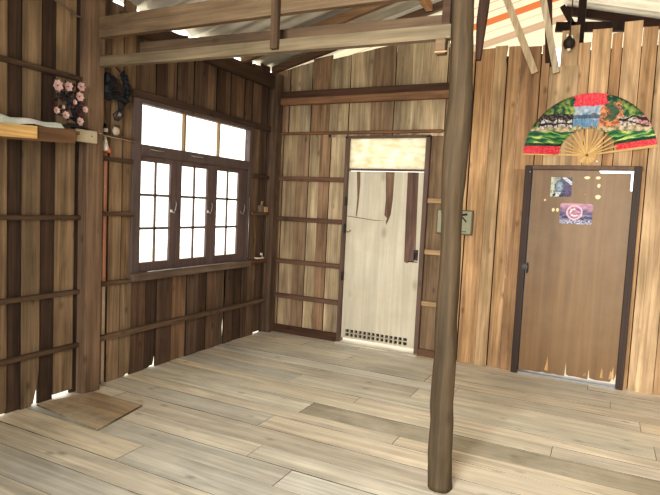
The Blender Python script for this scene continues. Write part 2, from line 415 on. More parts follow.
def beam(name, x0, x1, y0, y1, z0, z1, t, label, slope=0, group=None):
    m = MB(); m.off = random.uniform(0, 9); m.tint = t
    n = 8; vs = []; F = []
    for i in range(n+1):
        x = x0+(x1-x0)*i/n; dz = .004*noise.noise(Vector((x*2, y0*9, z0*5)))+slope*(x-x0); dy = .004*noise.noise(Vector((x*2, 5, z0)))
        vs += [(x,y0+dy,z0+dz),(x,y1+dy,z0+dz),(x,y1+dy,z1+dz),(x,y0+dy,z1+dz)]
    for i in range(n):
        a = i*4; b = a+4
        for k in range(4): F.append((a+k, a+(k+1) % 4, b+(k+1) % 4, b+k))
    F += [(0,1,2,3), (n*4+3, n*4+2, n*4+1, n*4)]
    m.add(vs, F)
    return thing(name, m, WX, ((x0+x1)/2, (y0+y1)/2, z0), label, 'beam', group)
beam('tie_beam', .102, 2.74, -2.575, -2.53, 2.64, 2.785, lin(136,115,92), 'upper brown tie beam, the thickest crossing the top of the picture')
beam('tie_beam', .112, 2.70, -2.575, -2.525, 2.436, 2.508, lin(134,120,98), 'lower greyish tie beam running from the wall post to the round pole', slope=-.012)
beam('tie_beam', .38, 2.72, -2.45, -2.40, 2.50, 2.618, lin(108,90,72), 'dark tie beam just behind the lower greyish one', slope=-.02)
m = MB(); m.off = 3; m.box(1.602, 1.652, -2.608, -2.575, 2.43, 3.38, lin(96,78,62), bev=.003)
thing('king_post', m, WV, (1.63,-2.66,2.43), 'short dark upright nailed across the two tie beams', 'post')

# round pole
prof = [(0,2.798,.068),(.08,2.794,.066),(.2,2.790,.064),(.34,2.788,.061),(.48,2.781,.0625),(.62,2.778,.059),(.76,2.777,.0595),(.9,2.772,.057),(1.03,2.774,.0565),(1.16,2.777,.0535),(1.3,2.7755,.054),
        (1.43,2.771,.054),(1.56,2.766,.057),(1.69,2.766,.062),(1.82,2.767,.066),(1.95,2.770,.065),(2.08,2.775,.063),(2.2,2.770,.059),(2.33,2.766,.059),(2.46,2.762,.058),(2.6,2.757,.057),(2.9,2.745,.058),(3.3,2.74,.056),(3.76,2.735,.055)]
m = MB(); vs = []; F = []; nA = 28; H = 150
def lerp(z):
    for (z0,x0,r0),(z1,x1,r1) in zip(prof, prof[1:]):
        if z0 <= z <= z1:
            t = (z-z0)/(z1-z0); t = t*t*(3-2*t); return x0+(x1-x0)*t, r0+(r1-r0)*t
    return prof[-1][1:]
for i in range(H+1):
    z = 3.76*i/H; cx, r = lerp(z); 
    for k in range(nA):
        a = 2*math.pi*k/nA
        d = 1 + .12*noise.noise(Vector((math.cos(a)*1.3, math.sin(a)*1.3, z*2.2))) + .06*noise.noise(Vector((math.cos(a)*3, math.sin(a)*3, z*7)))
        if z < .9: d += .09*noise.noise(Vector((math.cos(a)*2.2+4, math.sin(a)*2.2, z*6)))
        vs.append((cx+math.cos(a)*r*d, -2.58+math.sin(a)*r*d + .004*math.sin(z*3), z))
for i in range(H):
    for k in range(nA): F.append((i*nA+k, i*nA+(k+1) % nA, (i+1)*nA+(k+1) % nA, (i+1)*nA+k))
F += [list(range(nA-1,-1,-1)), [H*nA+k for k in range(nA)]]
m.smooth = True; m.add(vs, F, lin(84,71,54))
thing('round_pole', m, WPOLE, (2.79,-2.58,0), 'crooked round tree trunk pole standing in the middle of the floor', 'pole')
m = MB(); m.off = 4; m.box(2.635, 2.688, -2.625, -2.57, 2.315, 2.395, lin(120,100,78), bev=.003); m.box(2.635, 2.70, -2.632, -2.626, 2.318, 2.325, lin(190,160,120))
thing('wood_block', m, WX, (2.67,-2.59,2.315), 'small grey wood block under the beam end, left side of the round pole', 'block')
m = MB(); m.off = 6; m.box(2.64, 2.685, -2.55, -2.50, 2.45, 2.66, lin(80,62,48), bev=.003)
thing('wood_block', m, WX, (2.67,-2.53,2.45), 'dark wood block above the beam end, left side of the round pole', 'block')
m = MB(); m.off = 1; m.poly([(2.822,2.30),(2.846,2.30),(2.868,2.55),(2.885,2.8),(2.835,2.8),(2.815,2.5)], 'y', -2.51, -2.48, lin(58,40,30))
thing('bark_strip', m, WV, (2.84,-2.50,2.3), 'dark splintered strip hanging on the right side of the round pole top', 'wood strip')

# ------------------------------------------------------------------ roof
RIDGE, EAVE, SL = 2.92, 3.04, .26
def roofz(x): return EAVE+SL*x if x < RIDGE else EAVE+SL*RIDGE-SL*(x-RIDGE)
mb = MB(); mb.smooth = True
y = -7.3; pitch = .19; ny = 8
ylist = []; 
while y < 2.6: ylist.append(y); y += pitch/ny
def stripe(y, left):
    if left:
        if y < .22: return 0
        if .72 <= y < .97: return 2
        for a, b in ((.32,.37),(.56,.61),(1.12,1.18),(1.40,1.62),(1.86,1.94)):
            if a <= y < b: return 3
        return 1
    return 1 if (y > 1.9 or 1.25 < y < 1.33 or .66 < y < .72) else 0
xl = [-.07, .4, 1.2, 2.0, RIDGE]; xr = [RIDGE, 3.8, 4.8, 5.8, 6.9]
for left, xs in ((True, xl), (False, xr)):
    for i in range(len(ylist)-1):
        for a, b in zip(xs, xs[1:]):
            def P(x, y):
                w = .016*math.sin(2*math.pi*y/pitch)
                return (x, y, (EAVE+SL*x if left else EAVE+SL*RIDGE-SL*(x-RIDGE)) + w)
            mb.mi = stripe(ylist[i], left)
            mb.add([P(a,ylist[i]),P(b,ylist[i]),P(b,ylist[i+1]),P(a,ylist[i+1])], [(0,1,2,3)])
o = struct('ceiling', mb, [METAL, CREAM, ORANGE, TAN], 'corrugated roof sheets, metal with cream and orange translucent bands', 'roof')

def rafter(x0, x1, y, w, h, t, label, dz=0.018):
    m = MB(); m.off = random.uniform(0, 9)
    za, zb = roofz(x0)-dz, roofz(x1)-dz
    m.add([(x0,y-w/2,za-h),(x1,y-w/2,zb-h),(x1,y+w/2,zb-h),(x0,y+w/2,za-h),(x0,y-w/2,za),(x1,y-w/2,zb),(x1,y+w/2,zb),(x0,y+w/2,za)],
          [(0,3,2,1),(4,5,6,7),(0,1,5,4),(1,2,6,5),(2,3,7,6),(3,0,4,7)], t)
    thing('rafter', m, WX, ((x0+x1)/2, y, min(za, zb)-h), label, 'rafter')
rafter(.02, 2.1, -.12, .05, .075, lin(104,80,62), 'sloping brown rafter along the top of the back wall')
rafter(.0, 2.9, -.68, .05, .09, lin(134,106,80), 'sloping brown rafter seen between the two tie beams')
rafter(.0, 2.9, -2.75, .05, .10, lin(120,86,60), 'sloping rafter above the upper tie beam')
rafter(2.95, 6.3, 1.12, .05, .09, lin(52,32,22), 'very dark rafter falling to the right above the second door')
rafter(.0, 2.9, -5.0, .05, .10, lin(120,86,60), 'sloping rafter near the front of the room')
for (x, y0, y1, t, lab) in ((1.83, -.42, -.2, lin(176,132,90), 'short pale purlin end under the roof left of the round pole'), (.93, -.64, -.16, lin(70,55,46), 'dark purlin under the metal roof above the back corner')):
    m = MB(); m.off = x; m.box(x-.03, x+.03, y0, y1, roofz(x)-.10, roofz(x)-.028, t, bev=.004)
    thing('purlin', m, WY, (x, (y0+y1)/2, roofz(x)-.10), lab, 'purlin')
# struts hanging in front of the back wall
m = MB(); m.off = 3.3; m.bar((2.47,-.16,3.62), (2.822,-.06,2.80), .06, .075, up=(0,1,0), tint=lin(204,182,150))
thing('roof_strut', m, WV, (2.82,-.06,2.8), 'thin pale slanting strut, left one of the two against the back wall', 'strut')
m = MB(); m.off = 4.4; m.bar((2.80,-.14,3.66), (3.005,-.06,2.79), .055, .075, up=(0,1,0), tint=lin(206,188,160))
o = thing('roof_strut', m, WV, (3.0,-.06,2.79), 'wide pale slanting strut, right one of the two against the back wall', 'strut')
m = MB(); m.off = 4.9; m.bar((2.875,-.08,3.66), (2.93,-.02,2.9), .06, .05, up=(0,1,0), tint=lin(70,48,34))
thing('roof_strut', m, WV, (2.93,-.02,2.9), 'dark brown board standing behind the wide pale strut', 'strut')
# ridge post and lamp
m = MB(); m.off = 2; m.box(3.10, 3.17, .62, .69, 3.05, 3.70, lin(40,26,20)); m.bar((2.9,.655,3.42),(3.55,.655,3.36),.05,.09,tint=lin(44,28,20)); m.bar((3.13,.655,3.30),(2.95,.655,3.62),.05,.05,tint=lin(46,30,22))
thing('ridge_post', m, WV, (3.135,.655,3.05), 'dark ridge post with cross pieces above the wall boards', 'post')
t = empty('hanging_lamp', (3.093,-.09,3.04)); tag(t, 'small dark round lamp holder hanging above the painted fan', 'lamp')
m = MB(); m.lathe((3.093,-.09,2.985), [(.008,.0),(.032,.006),(.046,.028),(.05,.055),(.044,.078),(.025,.09),(.018,.11)], 20, tint=lin(38,28,22)); obj('lamp_shade', m, PAINT, t)
m = MB(); m.ball((3.093,-.09,2.984), .018, 12, tint=lin(235,225,205)); obj('bulb', m, PAINT, t)
m = MB(); m.tube([(3.093,-.09,3.09),(3.097,-.09,3.3),(3.09,-.09,roofz(3.09)-.02)], .005, 6, tint=lin(30,24,20)); obj('cord', m, PAINT, t)
m = MB(); m.box(3.067, 3.083, -.1, -.085, 3.09, 3.115, tint=lin(235,230,215)); m.box(3.105, 3.12, -.1, -.085, 3.08, 3.1, tint=lin(235,230,215)); m.box(3.07,3.115,-.096,-.088,3.088,3.094, tint=lin(60,50,40)); obj('connector', m, PAINT, t)

# ------------------------------------------------------------------ window_1
WT = lin(104,90,88)
w = empty('window_1', (0,-1.3,.82)); tag(w, 'wide dark wooden casement window with three transom lights and three gridded sashes', 'window', kind='structure')
Y0, Y1, Z0, Z1 = -2.149, -.46, .83, 2.30
m = MB(); m.off = 1; m.tint = WT
m.box(-.05, .02, Y0, -2.055, Z0, 2.275, bev=.004); m.box(-.05, .02, -.512, Y1, Z0, 2.275, bev=.004)
m.box(-.05, .021, Y0-.002, Y1+.002, 2.272, 2.335, bev=.004); m.box(-.05, .022, -2.05, -.515, 1.845, 1.938, bev=.004)
obj('frame', m, DARKW, w)
m = MB(); m.off = 2; m.tint = lin(122,104,92); m.box(-.07, .075, Y0-.02, Y1-.02, .80, .865, bev=.006); obj('sill', m, WY, w)
for a, b in ((-1.535,-1.50), (-1.03,-1.0)):
    m = MB(); m.off = a; m.box(-.03, .005, a+.008, b-.008, 1.93, 2.28, lin(150,120,84)); obj('mullion', m, DARKW, w)
for a, b in ((-2.05,-1.535), (-1.50,-1.03), (-1.0,-.515)):
    m = MB(); m.box(-.028, -.024, a-.004, b+.004, 1.935, 2.275); obj('transom_pane', m, GLASS, w)
for si, (a, b, pa, pb) in enumerate(((-2.05,-1.605,-2.04,-1.69), (-1.60,-1.105,-1.545,-1.18), (-1.10,-.515,-1.03,-.67))):
    if si == 0: a = -2.06
    s = MB(); s.off = si; s.tint = lin(104,88,86)
    s.box(-.022, .004, a, pa, .866, 1.845, bev=.003); s.box(-.022, .004, pb, b, .866, 1.845, bev=.003)
    s.box(-.022, .004, pa, pb, .866, .945, bev=.003); s.box(-.022, .004, pa, pb, 1.80, 1.845, bev=.003)
    sash = obj('sash', s, DARKW, w)
    mid = (pa+pb)/2
    g = MB(); g.off = si; g.tint = lin(112,98,94); g.box(-.016, -.002, mid-.009, mid+.009, .945, 1.80)
    for z in (1.235, 1.52): g.box(-.016, -.002, pa, pb, z-.011, z+.011)
    obj('glazing_bar', g, DARKW, sash)
    g = MB(); g.box(-.0195, -.017, pa, pb, .945, 1.80); obj('window_pane', g, GLASS, sash)
    hy = [-1.655, -1.145, -.60][si]
    g = MB(); g.tube([(.012,hy-.025,1.39),(.03,hy-.01,1.37),(.034,hy+.0,1.40),(.028,hy+.02,1.45),(.015,hy+.025,1.475)], .0055, 8); g.box(-.001,.012,hy-.03,hy-.01,1.375,1.40); obj('sash_handle', g, BRIGHTM, sash)
for hy in (-1.93, -1.42):
    g = MB(); g.tube([(.055,hy-.06,1.90),(.065,hy,1.895),(.055,hy+.1,1.90)], .004, 6); obj('transom_hook', g, BRIGHTM, w)
g = MB(); g.tube([(.08,-2.02,.875),(.082,-1.0,.872),(.08,-.56,.875)], .004, 6); g.tube([(.05,-.53,.9),(.05,-.53,1.55)], .003, 6); obj('bolt_rod', g, BRIGHTM, w)

# ------------------------------------------------------------------ door_2 (peeling, with transom)
d = empty('door_2', (1.39,0,0)); tag(d, 'pale peeling plywood door with bright transom pane and slotted foot', 'door', kind='structure')
FT = lin(104,84,74)
m = MB(); m.off = 3; m.tint = FT
m.box(.927, .968, -.035, .06, 0, 2.255, bev=.004); m.box(1.822, 1.868, -.035, .06, 0, 2.255, bev=.004); m.box(.927, 1.868, -.035, .06, 2.236, 2.262, bev=.003); m.box(.968, 1.822, -.02, .05, 1.895, 1.915, bev=.003)
obj('frame', m, DARKW, d)
m = MB(); m.box(.968, 1.822, .01, .016, 1.915, 2.236); obj('transom_pane', m, FROST, d)
PW = lin(214,206,186); PB = lin(134,106,90)
m = MB(); m.off = 2; m.tint = PW
LX0, LX1, LZ0, LZ1 = .972, 1.815, .055, 1.888
m.box(LX0, LX1, .0, .03, .155, LZ1); m.box(LX0, LX1, .0, .03, LZ0, .075)
nx = 14; gx0, gx1 = 1.02, 1.735
m.box(LX0, gx0, .0, .03, .075, .155); m.box(gx1, LX1, .0, .03, .075, .155)
m.box(gx0, gx1, .0, .03, .111, .119)
for i in range(1, nx):
    x = gx0+(gx1-gx0)*i/nx; m.box(x-.007, x+.007, .0, .03, .075, .155)
leaf = obj('door_leaf', m, WPEEL, d)
m = MB(); m.box(gx0, gx1, .031, .034, .07, .16, lin(50,42,36)); obj('vent_dark_backing', m, PAINT, d)  # dark panel added behind the vent so its bright holes read as shade
def strip(pts, tint=PB):
    m = MB(); m.off = random.random()*9; m.poly(pts, 'y', -.003, .001, tint); return obj('bare_strip', m, WV, leaf)
tag(strip([(1.066,1.885),(1.105,1.885),(1.112,1.75),(1.104,1.55),(1.092,1.42),(1.082,1.39),(1.078,1.42),(1.086,1.6)]), 'brown strip of bare wood, veneer gone')
strip([(1.398,1.885),(1.497,1.885),(1.492,1.6),(1.478,1.44),(1.452,1.37),(1.435,1.33),(1.428,1.36),(1.44,1.40),(1.408,1.43),(1.415,1.6)])
strip([(1.64,1.885),(1.757,1.885),(1.765,1.4),(1.775,.99),(1.748,.955),(1.72,.965),(1.69,.945),(1.655,.955),(1.645,1.4)], lin(124,98,88))
m = MB(); m.off = 4; m.poly([(.975,1.405),(1.3,1.375),(1.44,1.372),(1.3,1.366),(.975,1.396)], 'y', -.003, .001, lin(140,118,96)); obj('veneer_edge', m, WX, leaf)
for z in (1.56, 1.265, .745):
    m = MB(); m.box(.955, .985, -.042, -.0355, z-.045, z+.045); m.tube([(.97,-.045,z-.05),(.97,-.045,z+.05)], .006, 8); obj('hinge', m, IRON, d)
m = MB(); m.tube([(.985,-.01,1.235),(1.01,-.03,1.225),(1.03,-.03,1.245),(1.035,-.012,1.24)], .004, 6); obj('hook', m, IRON, leaf)
m = MB(); m.box(1.752, 1.80, -.008, -.0005, .98, 1.09); m.tube([(1.77,-.012,1.0),(1.768,-.02,1.05),(1.79,-.02,1.06),(1.80,-.012,1.02)], .006, 8); m.tube([(1.70,-.01,.965),(1.80,-.01,.965)], .005, 8); obj('latch', m, IRON, leaf)
m = MB(); m.off = 5; m.tint = lin(226,216,196); m.box(.93, 1.866, -.08, .12, -.012, .012, bev=.003); obj('threshold', m, WX, d)

# ------------------------------------------------------------------ door_1 (brown)
d = empty('door_1', (3.27,0,0)); tag(d, 'brown stained plywood door with stickers in a dark frame', 'door', kind='structure')
DT = lin(62,48,42)
m = MB(); m.off = 2; m.tint = DT
m.box(2.795, 2.858, -.05, .05, 0, 1.965, bev=.004); m.box(3.69, 3.748, -.05, .05, 0, 1.965, bev=.004); obj('jamb', m, DARKW, d)
m = MB(); m.off = 3; m.box(2.858, 3.69, -.05, .05, 1.928, 1.967, lin(104,82,68), bev=.004); obj('lintel', m, DARKW, d)
m = MB(); m.off = 1; m.tint = lin(128,98,66)
pts = [(2.862,.022)]
random.seed(3)
x = 2.95
while x < 3.66:
    pts.append((x, .024+.010*random.random()+.016*(x-2.9)/.8)); 
    if random.random() < .25: pts.append((x+.006, .12+.05*random.random())); pts.append((x+.013, .05))
    x += random.uniform(.02,.06)
pts += [(3.655,.07),(3.664,.17),(3.672,.06),(3.6915,.14),(3.6915,.9),(3.6915,1.75),(3.672,1.755),(3.672,1.906),(3.43,1.904),(3.418,1.926),(2.862,1.926)]
m.poly(pts, 'y', .0, .022); leaf1 = obj('door_leaf', m, WDOOR, d)
def splinter(pts, t):
    m = MB(); m.off = random.random()*9; m.poly(pts, 'y', -.004, .0005, t); obj('splinter', m, WV, leaf1)
splinter([(3.09,.06),(3.125,.055),(3.12,.12),(3.112,.19),(3.106,.13)], lin(190,150,104))
splinter([(3.56,.07),(3.585,.07),(3.58,.14),(3.57,.16)], lin(200,160,112))
splinter([(3.63,.07),(3.668,.075),(3.664,.19),(3.652,.13),(3.642,.15)], lin(205,165,118))
splinter([(3.42,.065),(3.45,.065),(3.44,.10)], lin(180,140,100))
m = MB(); m.off = 3; m.box(2.858, 3.69, -.045, .06, -.01, .018, lin(150,150,150), bev=.003); obj('threshold', m, PAINT, d)
m = MB(); m.box(2.835, 2.862, -.058, -.0505, 1.0, 1.045); m.tube([(2.868,-.008,1.05),(2.882,-.028,1.03),(2.882,-.028,.99),(2.868,-.008,.965)], .005, 8); m.box(2.864,2.885,-.006,-.0005,.955,1.06); obj('latch', m, IRON, d)
m = MB(); m.ball((2.842,-.052,1.905), .008, 8); obj('nail', m, BRIGHTM, d)

# stickers and pictures on door_1
def picture(name, x0, x1, z0, z1, fn, label, cat, n=44, skew=0, rnd=0, tilt=0):
    m = MB(); r = (z1-z0)/(x1-x0); nz = max(8, int(n*r)); cx, cz = (x0+x1)/2, (z0+z1)/2
    for i in range(n):
        for j in range(nz):
            u, v = (i+.5)/n, (j+.5)/nz
            if rnd:
                du = max(0, abs(u-.5)*(x1-x0)-((x1-x0)/2-rnd)); dv = max(0, abs(v-.5)*(z1-z0)-((z1-z0)/2-rnd))
                if du*du+dv*dv > rnd*rnd: continue
            X = [x0+(x1-x0)*k/n for k in (i, i+1)]; Z = [z0+(z1-z0)*k/nz for k in (j, j+1)]
            q = [(X[0],Z[0]),(X[1],Z[0]),(X[1],Z[1]),(X[0],Z[1])]
            q = [(a+tilt*(b-cz), b-tilt*(a-cx)) for a, b in q]
            m.add([(a,-.0022,b) for a, b in q], [(0,1,2,3)], fn(u, v))
    a = .0035
    m.poly([(x0+a+tilt*(z0-cz),z0+a),(x1-a,z0+a),(x1-a,z1-a),(x0+a,z1-a)], 'y', -.0019, -.0003, lin(225,220,215)) if not rnd else m.box(x0+rnd, x1-rnd, -.0019, -.0003, z0+.004, z1-.004, lin(225,220,215))
    return thing(name, m, PAINT, (cx, 0, z0), label, cat)
def nz(u, v, s, o=0): return noise.noise(Vector((u*s, v*s, o)))
def mixc(a, b, t): t = max(0, min(1, t)); return tuple(a[i]*(1-t)+b[i]*t for i in range(3))
def pic1(u, v):
    c = lin(90,98,120)
    e = ((u-.42)/.22)**2+((v-.52)/.33)**2
    c = mixc(lin(206,212,190), c, (u-.1+.2*nz(u,v,4))*3)
    if e < 1: c = mixc(lin(160,180,200), lin(70,84,110), e)
    if v > .62 and u > .55 and abs((v-.62)-(1-u)*.8-.05) < .09: c = lin(225,220,230)
    if v < .3 and nz(u, v, 7, 2) > .05: c = lin(40,44,70)
    if v < .24 and abs(u-.3-.5*v) < .1: c = lin(215,220,230)
    if u > .62 and v < .6: c = mixc(c, lin(100,80,120), .6)
    if u < .12: c = lin(205,212,190)
    return mixc(c, (.02,.02,.04), max(0, nz(u, v, 12, 5))*1.2)
def pic2(u, v):
    c = mixc(lin(92,88,120), lin(200,150,170), (v-.55)*2.2+.6*nz(u, v, 6))
    d = math.hypot((u-.45)*1.45, v-.56)
    if d < .36: c = mixc(lin(120,90,130), lin(215,150,165), .5+nz(u, v, 9, 3))
    if abs(d-.33) < .035: c = lin(228,190,205)
    if abs(d-.17) < .03 and nz(u, v, 5, 8) > -.15: c = lin(235,225,225)
    if v < .2: c = mixc(c, lin(205,205,222), .4+1.6*nz(u, v, 17, 4))
    if .2 < v < .45 and d > .36: c = mixc(lin(60,62,96), lin(150,140,170), .4+nz(u, v, 8, 1)*1.5)
    return c
picture('poster', 3.025, 3.205, 1.685, 1.862, pic1, 'square bluish picture pasted near the top of the brown door', 'picture')
picture('poster', 3.12, 3.392, 1.442, 1.628, pic2, 'rounded purple and pink picture with a circle on the brown door', 'picture', n=52, rnd=.022)
spots = [(3.325,1.862,.024,.013,'oval cream sticker right of the square bluish picture'),
 (3.414,1.862,.020,.013,'upper cream sticker in the right column on the brown door'),
 (3.424,1.792,.013,.018,'middle narrow cream sticker in the right column on the brown door'),
 (3.424,1.692,.022,.019,'lower and largest cream sticker in the right column on the brown door'),
 (3.318,1.712,.008,.007,'tiny brownish sticker between the two door pictures'),
 (2.984,1.65,.009,.009,'tiny cream dot left below the square bluish picture'),
 (3.062,1.563,.013,.017,'left one of two cream dots beside the purple picture'),
 (3.098,1.563,.012,.017,'right one of two cream dots, touching the purple picture')]
for x, z, rx, rz, lab in spots:
    m = MB(); c = lin(238,222,180) if 'brownish' not in lab else lin(178,120,90)
    pts = [(x+rx*math.cos(a)*(1+.1*math.sin(3*a)), z+rz*math.sin(a)) for a in [k*math.pi/8 for k in range(16)]]
    m.poly(pts, 'y', -.0025, -.0002, c); thing('sticker', m, PAINT, (x,0,z), lab, 'sticker', 'small stickers on the brown door')

# ------------------------------------------------------------------ painted fan
FCX, FCZ, FR, FI = 3.308, 2.06, .543, .235
A0, A1 = math.radians(178.5), math.radians(8.5)
fan = empty('wall_fan', (FCX,-.03,FCZ)); tag(fan, 'large open folding fan painted with a village landscape, above the brown door', 'fan')
def fan_col(u, v, r, ang):
    n1 = nz(u, v, 5); n2 = nz(u, v, 16, 3); n3 = nz(u*.6, v*2.4, 11, 7); n4 = nz(u, v, 34, 5)
    u0, v0 = u, v; u = u+.05*nz(u0, v0, 9, 11); v = v+.035*nz(u0, v0, 9, 17)
    RED = mixc(lin(214,54,72), lin(236,104,112), .35+1.2*n4)
    dl = math.degrees(A0-ang); dr = math.degrees(ang-A1)
    sl = r*math.sin(math.radians(max(dl, 0))); sr = r*math.sin(math.radians(max(dr, 0)))
    if sl < .135 or sr < .115: return RED
    if v0 > .79+.06*n1 and abs(u0+.01) < .24+.05*n2: return RED
    s = min(sl-.135, sr-.115)
    if v < .39:                            # grass field with light streaks
        w = nz(u*.5, (v-.18*abs(u))*3.2, 9, 21)
        c = mixc(lin(34,92,70), lin(112,168,88), .4+1.6*w)
        if w > .22: c = mixc(c, lin(214,222,136), (w-.22)*5)
        if s < .05: c = mixc(c, lin(22,50,44), .8)
        return c
    if v < .46 and abs(u) < .9: return mixc(lin(214,196,160), lin(126,120,96), .45+1.6*n2+.8*n4)   # sandy bank
    if -.26 < u < .14 and v < .84:         # lake and sky
        c = mixc(lin(112,150,180), lin(208,212,214), .35+1.0*n1+.8*n2)
        if .60 < v < .66: c = mixc(lin(58,68,84), c, .25)
        if v < .58: c = mixc(lin(84,136,176), c, .35)
        return c
    if -.78 < u < -.26 and v < .68:        # row of huts on the left
        f = ((u+.78)/.52*2.5) % 1; roof = .66-.09*abs(f-.5)*2
        if v > roof-.045: return mixc(lin(40,34,38), lin(130,120,116), .2+1.5*n4)
        if .50 < v < .53: return lin(52,46,46)
        if f < .12 or abs(f-.5) < .05: return lin(70,58,52)
        return mixc(lin(226,220,214), lin(150,140,146), .4+1.8*n4)
    if .44 < u < .90 and v < .62:          # roofs on the right
        f = (u-.44)/.46; roof = .62-.15*abs(f-.4)
        if abs(v-roof) < .022 or abs(v-.50+.12*(f-.5)) < .013: return lin(44,38,42)
        if f > .55: return mixc(lin(206,150,150), lin(126,84,84), .45+2*n4)
        return mixc(lin(222,208,196), lin(104,94,92), .45+2*n4)
    if .12 < u < .46 and v < .84:          # autumn trees
        return mixc(lin(226,158,112), lin(160,98,76), .45+1.8*n2+n4) if n1+.6*n2 > -.12 else mixc(lin(90,110,84), lin(50,80,66), .5+n4)
    c = mixc(lin(40,84,66), lin(168,190,96), .32+1.5*n1+1.3*n2+.5*n4)     # leafy trees, dark rim
    if r > .90: c = mixc(c, lin(24,50,44), (r-.90)*9)
    return c
NP = 44; SUB = 6; NR = 56
m = MB(); m.smooth = False
def FP(ang, r, y): return (FCX+r*math.cos(ang), y, FCZ+r*math.sin(ang))
for i in range(NP*SUB):
    t0, t1 = i/(NP*SUB), (i+1)/(NP*SUB)
    def yy(t): 
        p = (t*NP) % 1; return -.030 + .010*(abs(p-.5)*2) - .012*math.sin(math.pi*t)
    a0, a1 = A0+(A1-A0)*t0, A0+(A1-A0)*t1
    yb = yy(t1-1e-6) if (i+1) % SUB == 0 else yy(t1)
    for j in range(NR):
        r0, r1 = FI+(FR-FI)*j/NR, FI+(FR-FI)*(j+1)/NR
        am, rm = (a0+a1)/2, (r0+r1)/2/FR
        m.add([FP(a0,r0,yy(t0)),FP(a1,r0,yb),FP(a1,r1,yb),FP(a0,r1,yy(t0))], [(0,1,2,3)], fan_col(rm*math.cos(am), rm*math.sin(am), rm, am))
obj('fan_leaf', m, PAINT, fan)
NRIB = 16
for i in range(NRIB+1):
    a = A0+(A1-A0)*i/NRIB; m = MB(); m.off = i
    e = FR if i in (0, NRIB) else FI+.012
    yb = -.018-.0009*i if i not in (0, NRIB) else -.020-.001*i
    n = (-math.sin(a), math.cos(a)); vs = []
    ra = -.075; wa, wb = .006, (.0062 if i not in (0, NRIB) else .012)
    P2 = [(ra, -wa*1.6), (-.03, -wa), (e, -wb), (e, wb), (-.03, wa), (ra, wa*1.6)]
    m.poly([(FCX+r*math.cos(a)+w*n[0], FCZ+r*math.sin(a)+w*n[1]) for r, w in P2], 'y', yb-.0012, yb, hue(lin(206,168,112), .12))
    obj('fan_rib', m, RIB, fan)
m = MB(); m.lathe((FCX,-.05,FCZ), [(.012,0),(.012,.04)], 14, tint=lin(120,90,60), axis='y'); obj('fan_pivot', m, PAINT, fan)
m = MB(); m.ball((3.392,-.02,2.008), .009, 10, tint=lin(245,245,240)); thing('push_pin', m, PAINT, (3.392,-.02,2.0), 'tiny white pin on the wall between the fan and the brown door', 'pin')

# ------------------------------------------------------------------ switch board behind the pole
t = empty('switch_board', (2.16,-.03,1.30)); tag(t, 'grey green switch board on the back wall behind the round pole', 'switch board')
m = MB(); m.box(1.985, 2.345, -.05, -.031, 1.278, 1.522, lin(96,92,74), bev=.004); obj('back_board', m, PAINT, t)
m = MB(); m.box(1.998, 2.332, -.056, -.0505, 1.29, 1.51, lin(146,144,120), bev=.002); obj('face_plate', m, PAINT, t)
m = MB(); m.tube([(2.245,-.06,1.475),(2.29,-.066,1.482)], .010, 8, tint=lin(24,22,22)); obj('switch', m, PAINT, t)
m = MB(); m.tube([(2.235,-.06,1.455),(2.262,-.068,1.435),(2.285,-.06,1.405)], .006, 8, tint=lin(36,32,30)); obj('cord', m, PAINT, t); m = MB(); m.tube([(2.20,-.06,1.31),(2.29,-.06,1.312)], .003, 6, tint=lin(60,56,50)); obj('slot', m, PAINT, t)

# ------------------------------------------------------------------ small things on the left wall
t = empty('fuse_box', (.03,-.22,1.395)); tag(t, 'small tan electric box standing on the rail right of the window', 'electric box')
m = MB(); m.box(.003, .05, -.30, -.235, 1.396, 1.47, lin(120,104,90), bev=.003); obj('socket', m, PAINT, t)
m = MB(); m.box(.003, .06, -.232, -.165, 1.396, 1.455, lin(196,156,120), bev=.003); obj('box_body', m, PAINT, t)
m = MB(); m.tube([(.03,-.27,1.47),(.03,-.265,1.51),(.02,-.22,1.515),(.008,-.21,1.47)], .005, 6, tint=lin(200,180,150)); obj('wire', m, PAINT, t)
m = MB(); m.box(.002, .05, -.33, -.2, .868, .885, lin(226,214,198), bev=.003); m.box(.002,.03,-.215,-.2,.885,.93,lin(220,208,192)); m.box(.012,.04,-.32,-.235,.8855,.905,lin(60,52,48))
thing('window_bracket', m, PAINT, (.03,-.26,.865), 'small white bracket on the sill rail right of the window', 'bracket')
m = MB(); m.box(.001, .045, -.45, -.13, .82, .865, lin(118,84,60), bev=.004); trim(m, WY)

# shelf left of the post
t = empty('wall_shelf', (.1,-3.4,1.86)); tag(t, 'narrow brown wall shelf left of the post, holding flowers and plastic', 'shelf')
def sz(y): return 1.905+.06*(y+3.37)
def slab(m, y0, y1, x0, x1, dz0, dz1, t): m.poly([(y0,sz(y0)+dz0),(y1,sz(y1)+dz0),(y1,sz(y1)+dz1),(y0,sz(y0)+dz1)], 'x', x0, x1, t)
m = MB(); m.off = 2; slab(m, -4.6, -2.79, .001, .18, -.03, -.005, lin(130,100,72)); obj('shelf_board', m, WY, t)
m = MB(); m.off = 3; slab(m, -4.6, -2.84, .181, .20, -.092, .002, lin(128,98,74)); obj('shelf_front', m, WY, t)
m = MB(); m.off = 6; slab(m, -4.3, -3.135, .2005, .215, -.08, .0, lin(240,196,134)); obj('pale_batten', m, WY, t)['label'] = 'pale new wood batten'
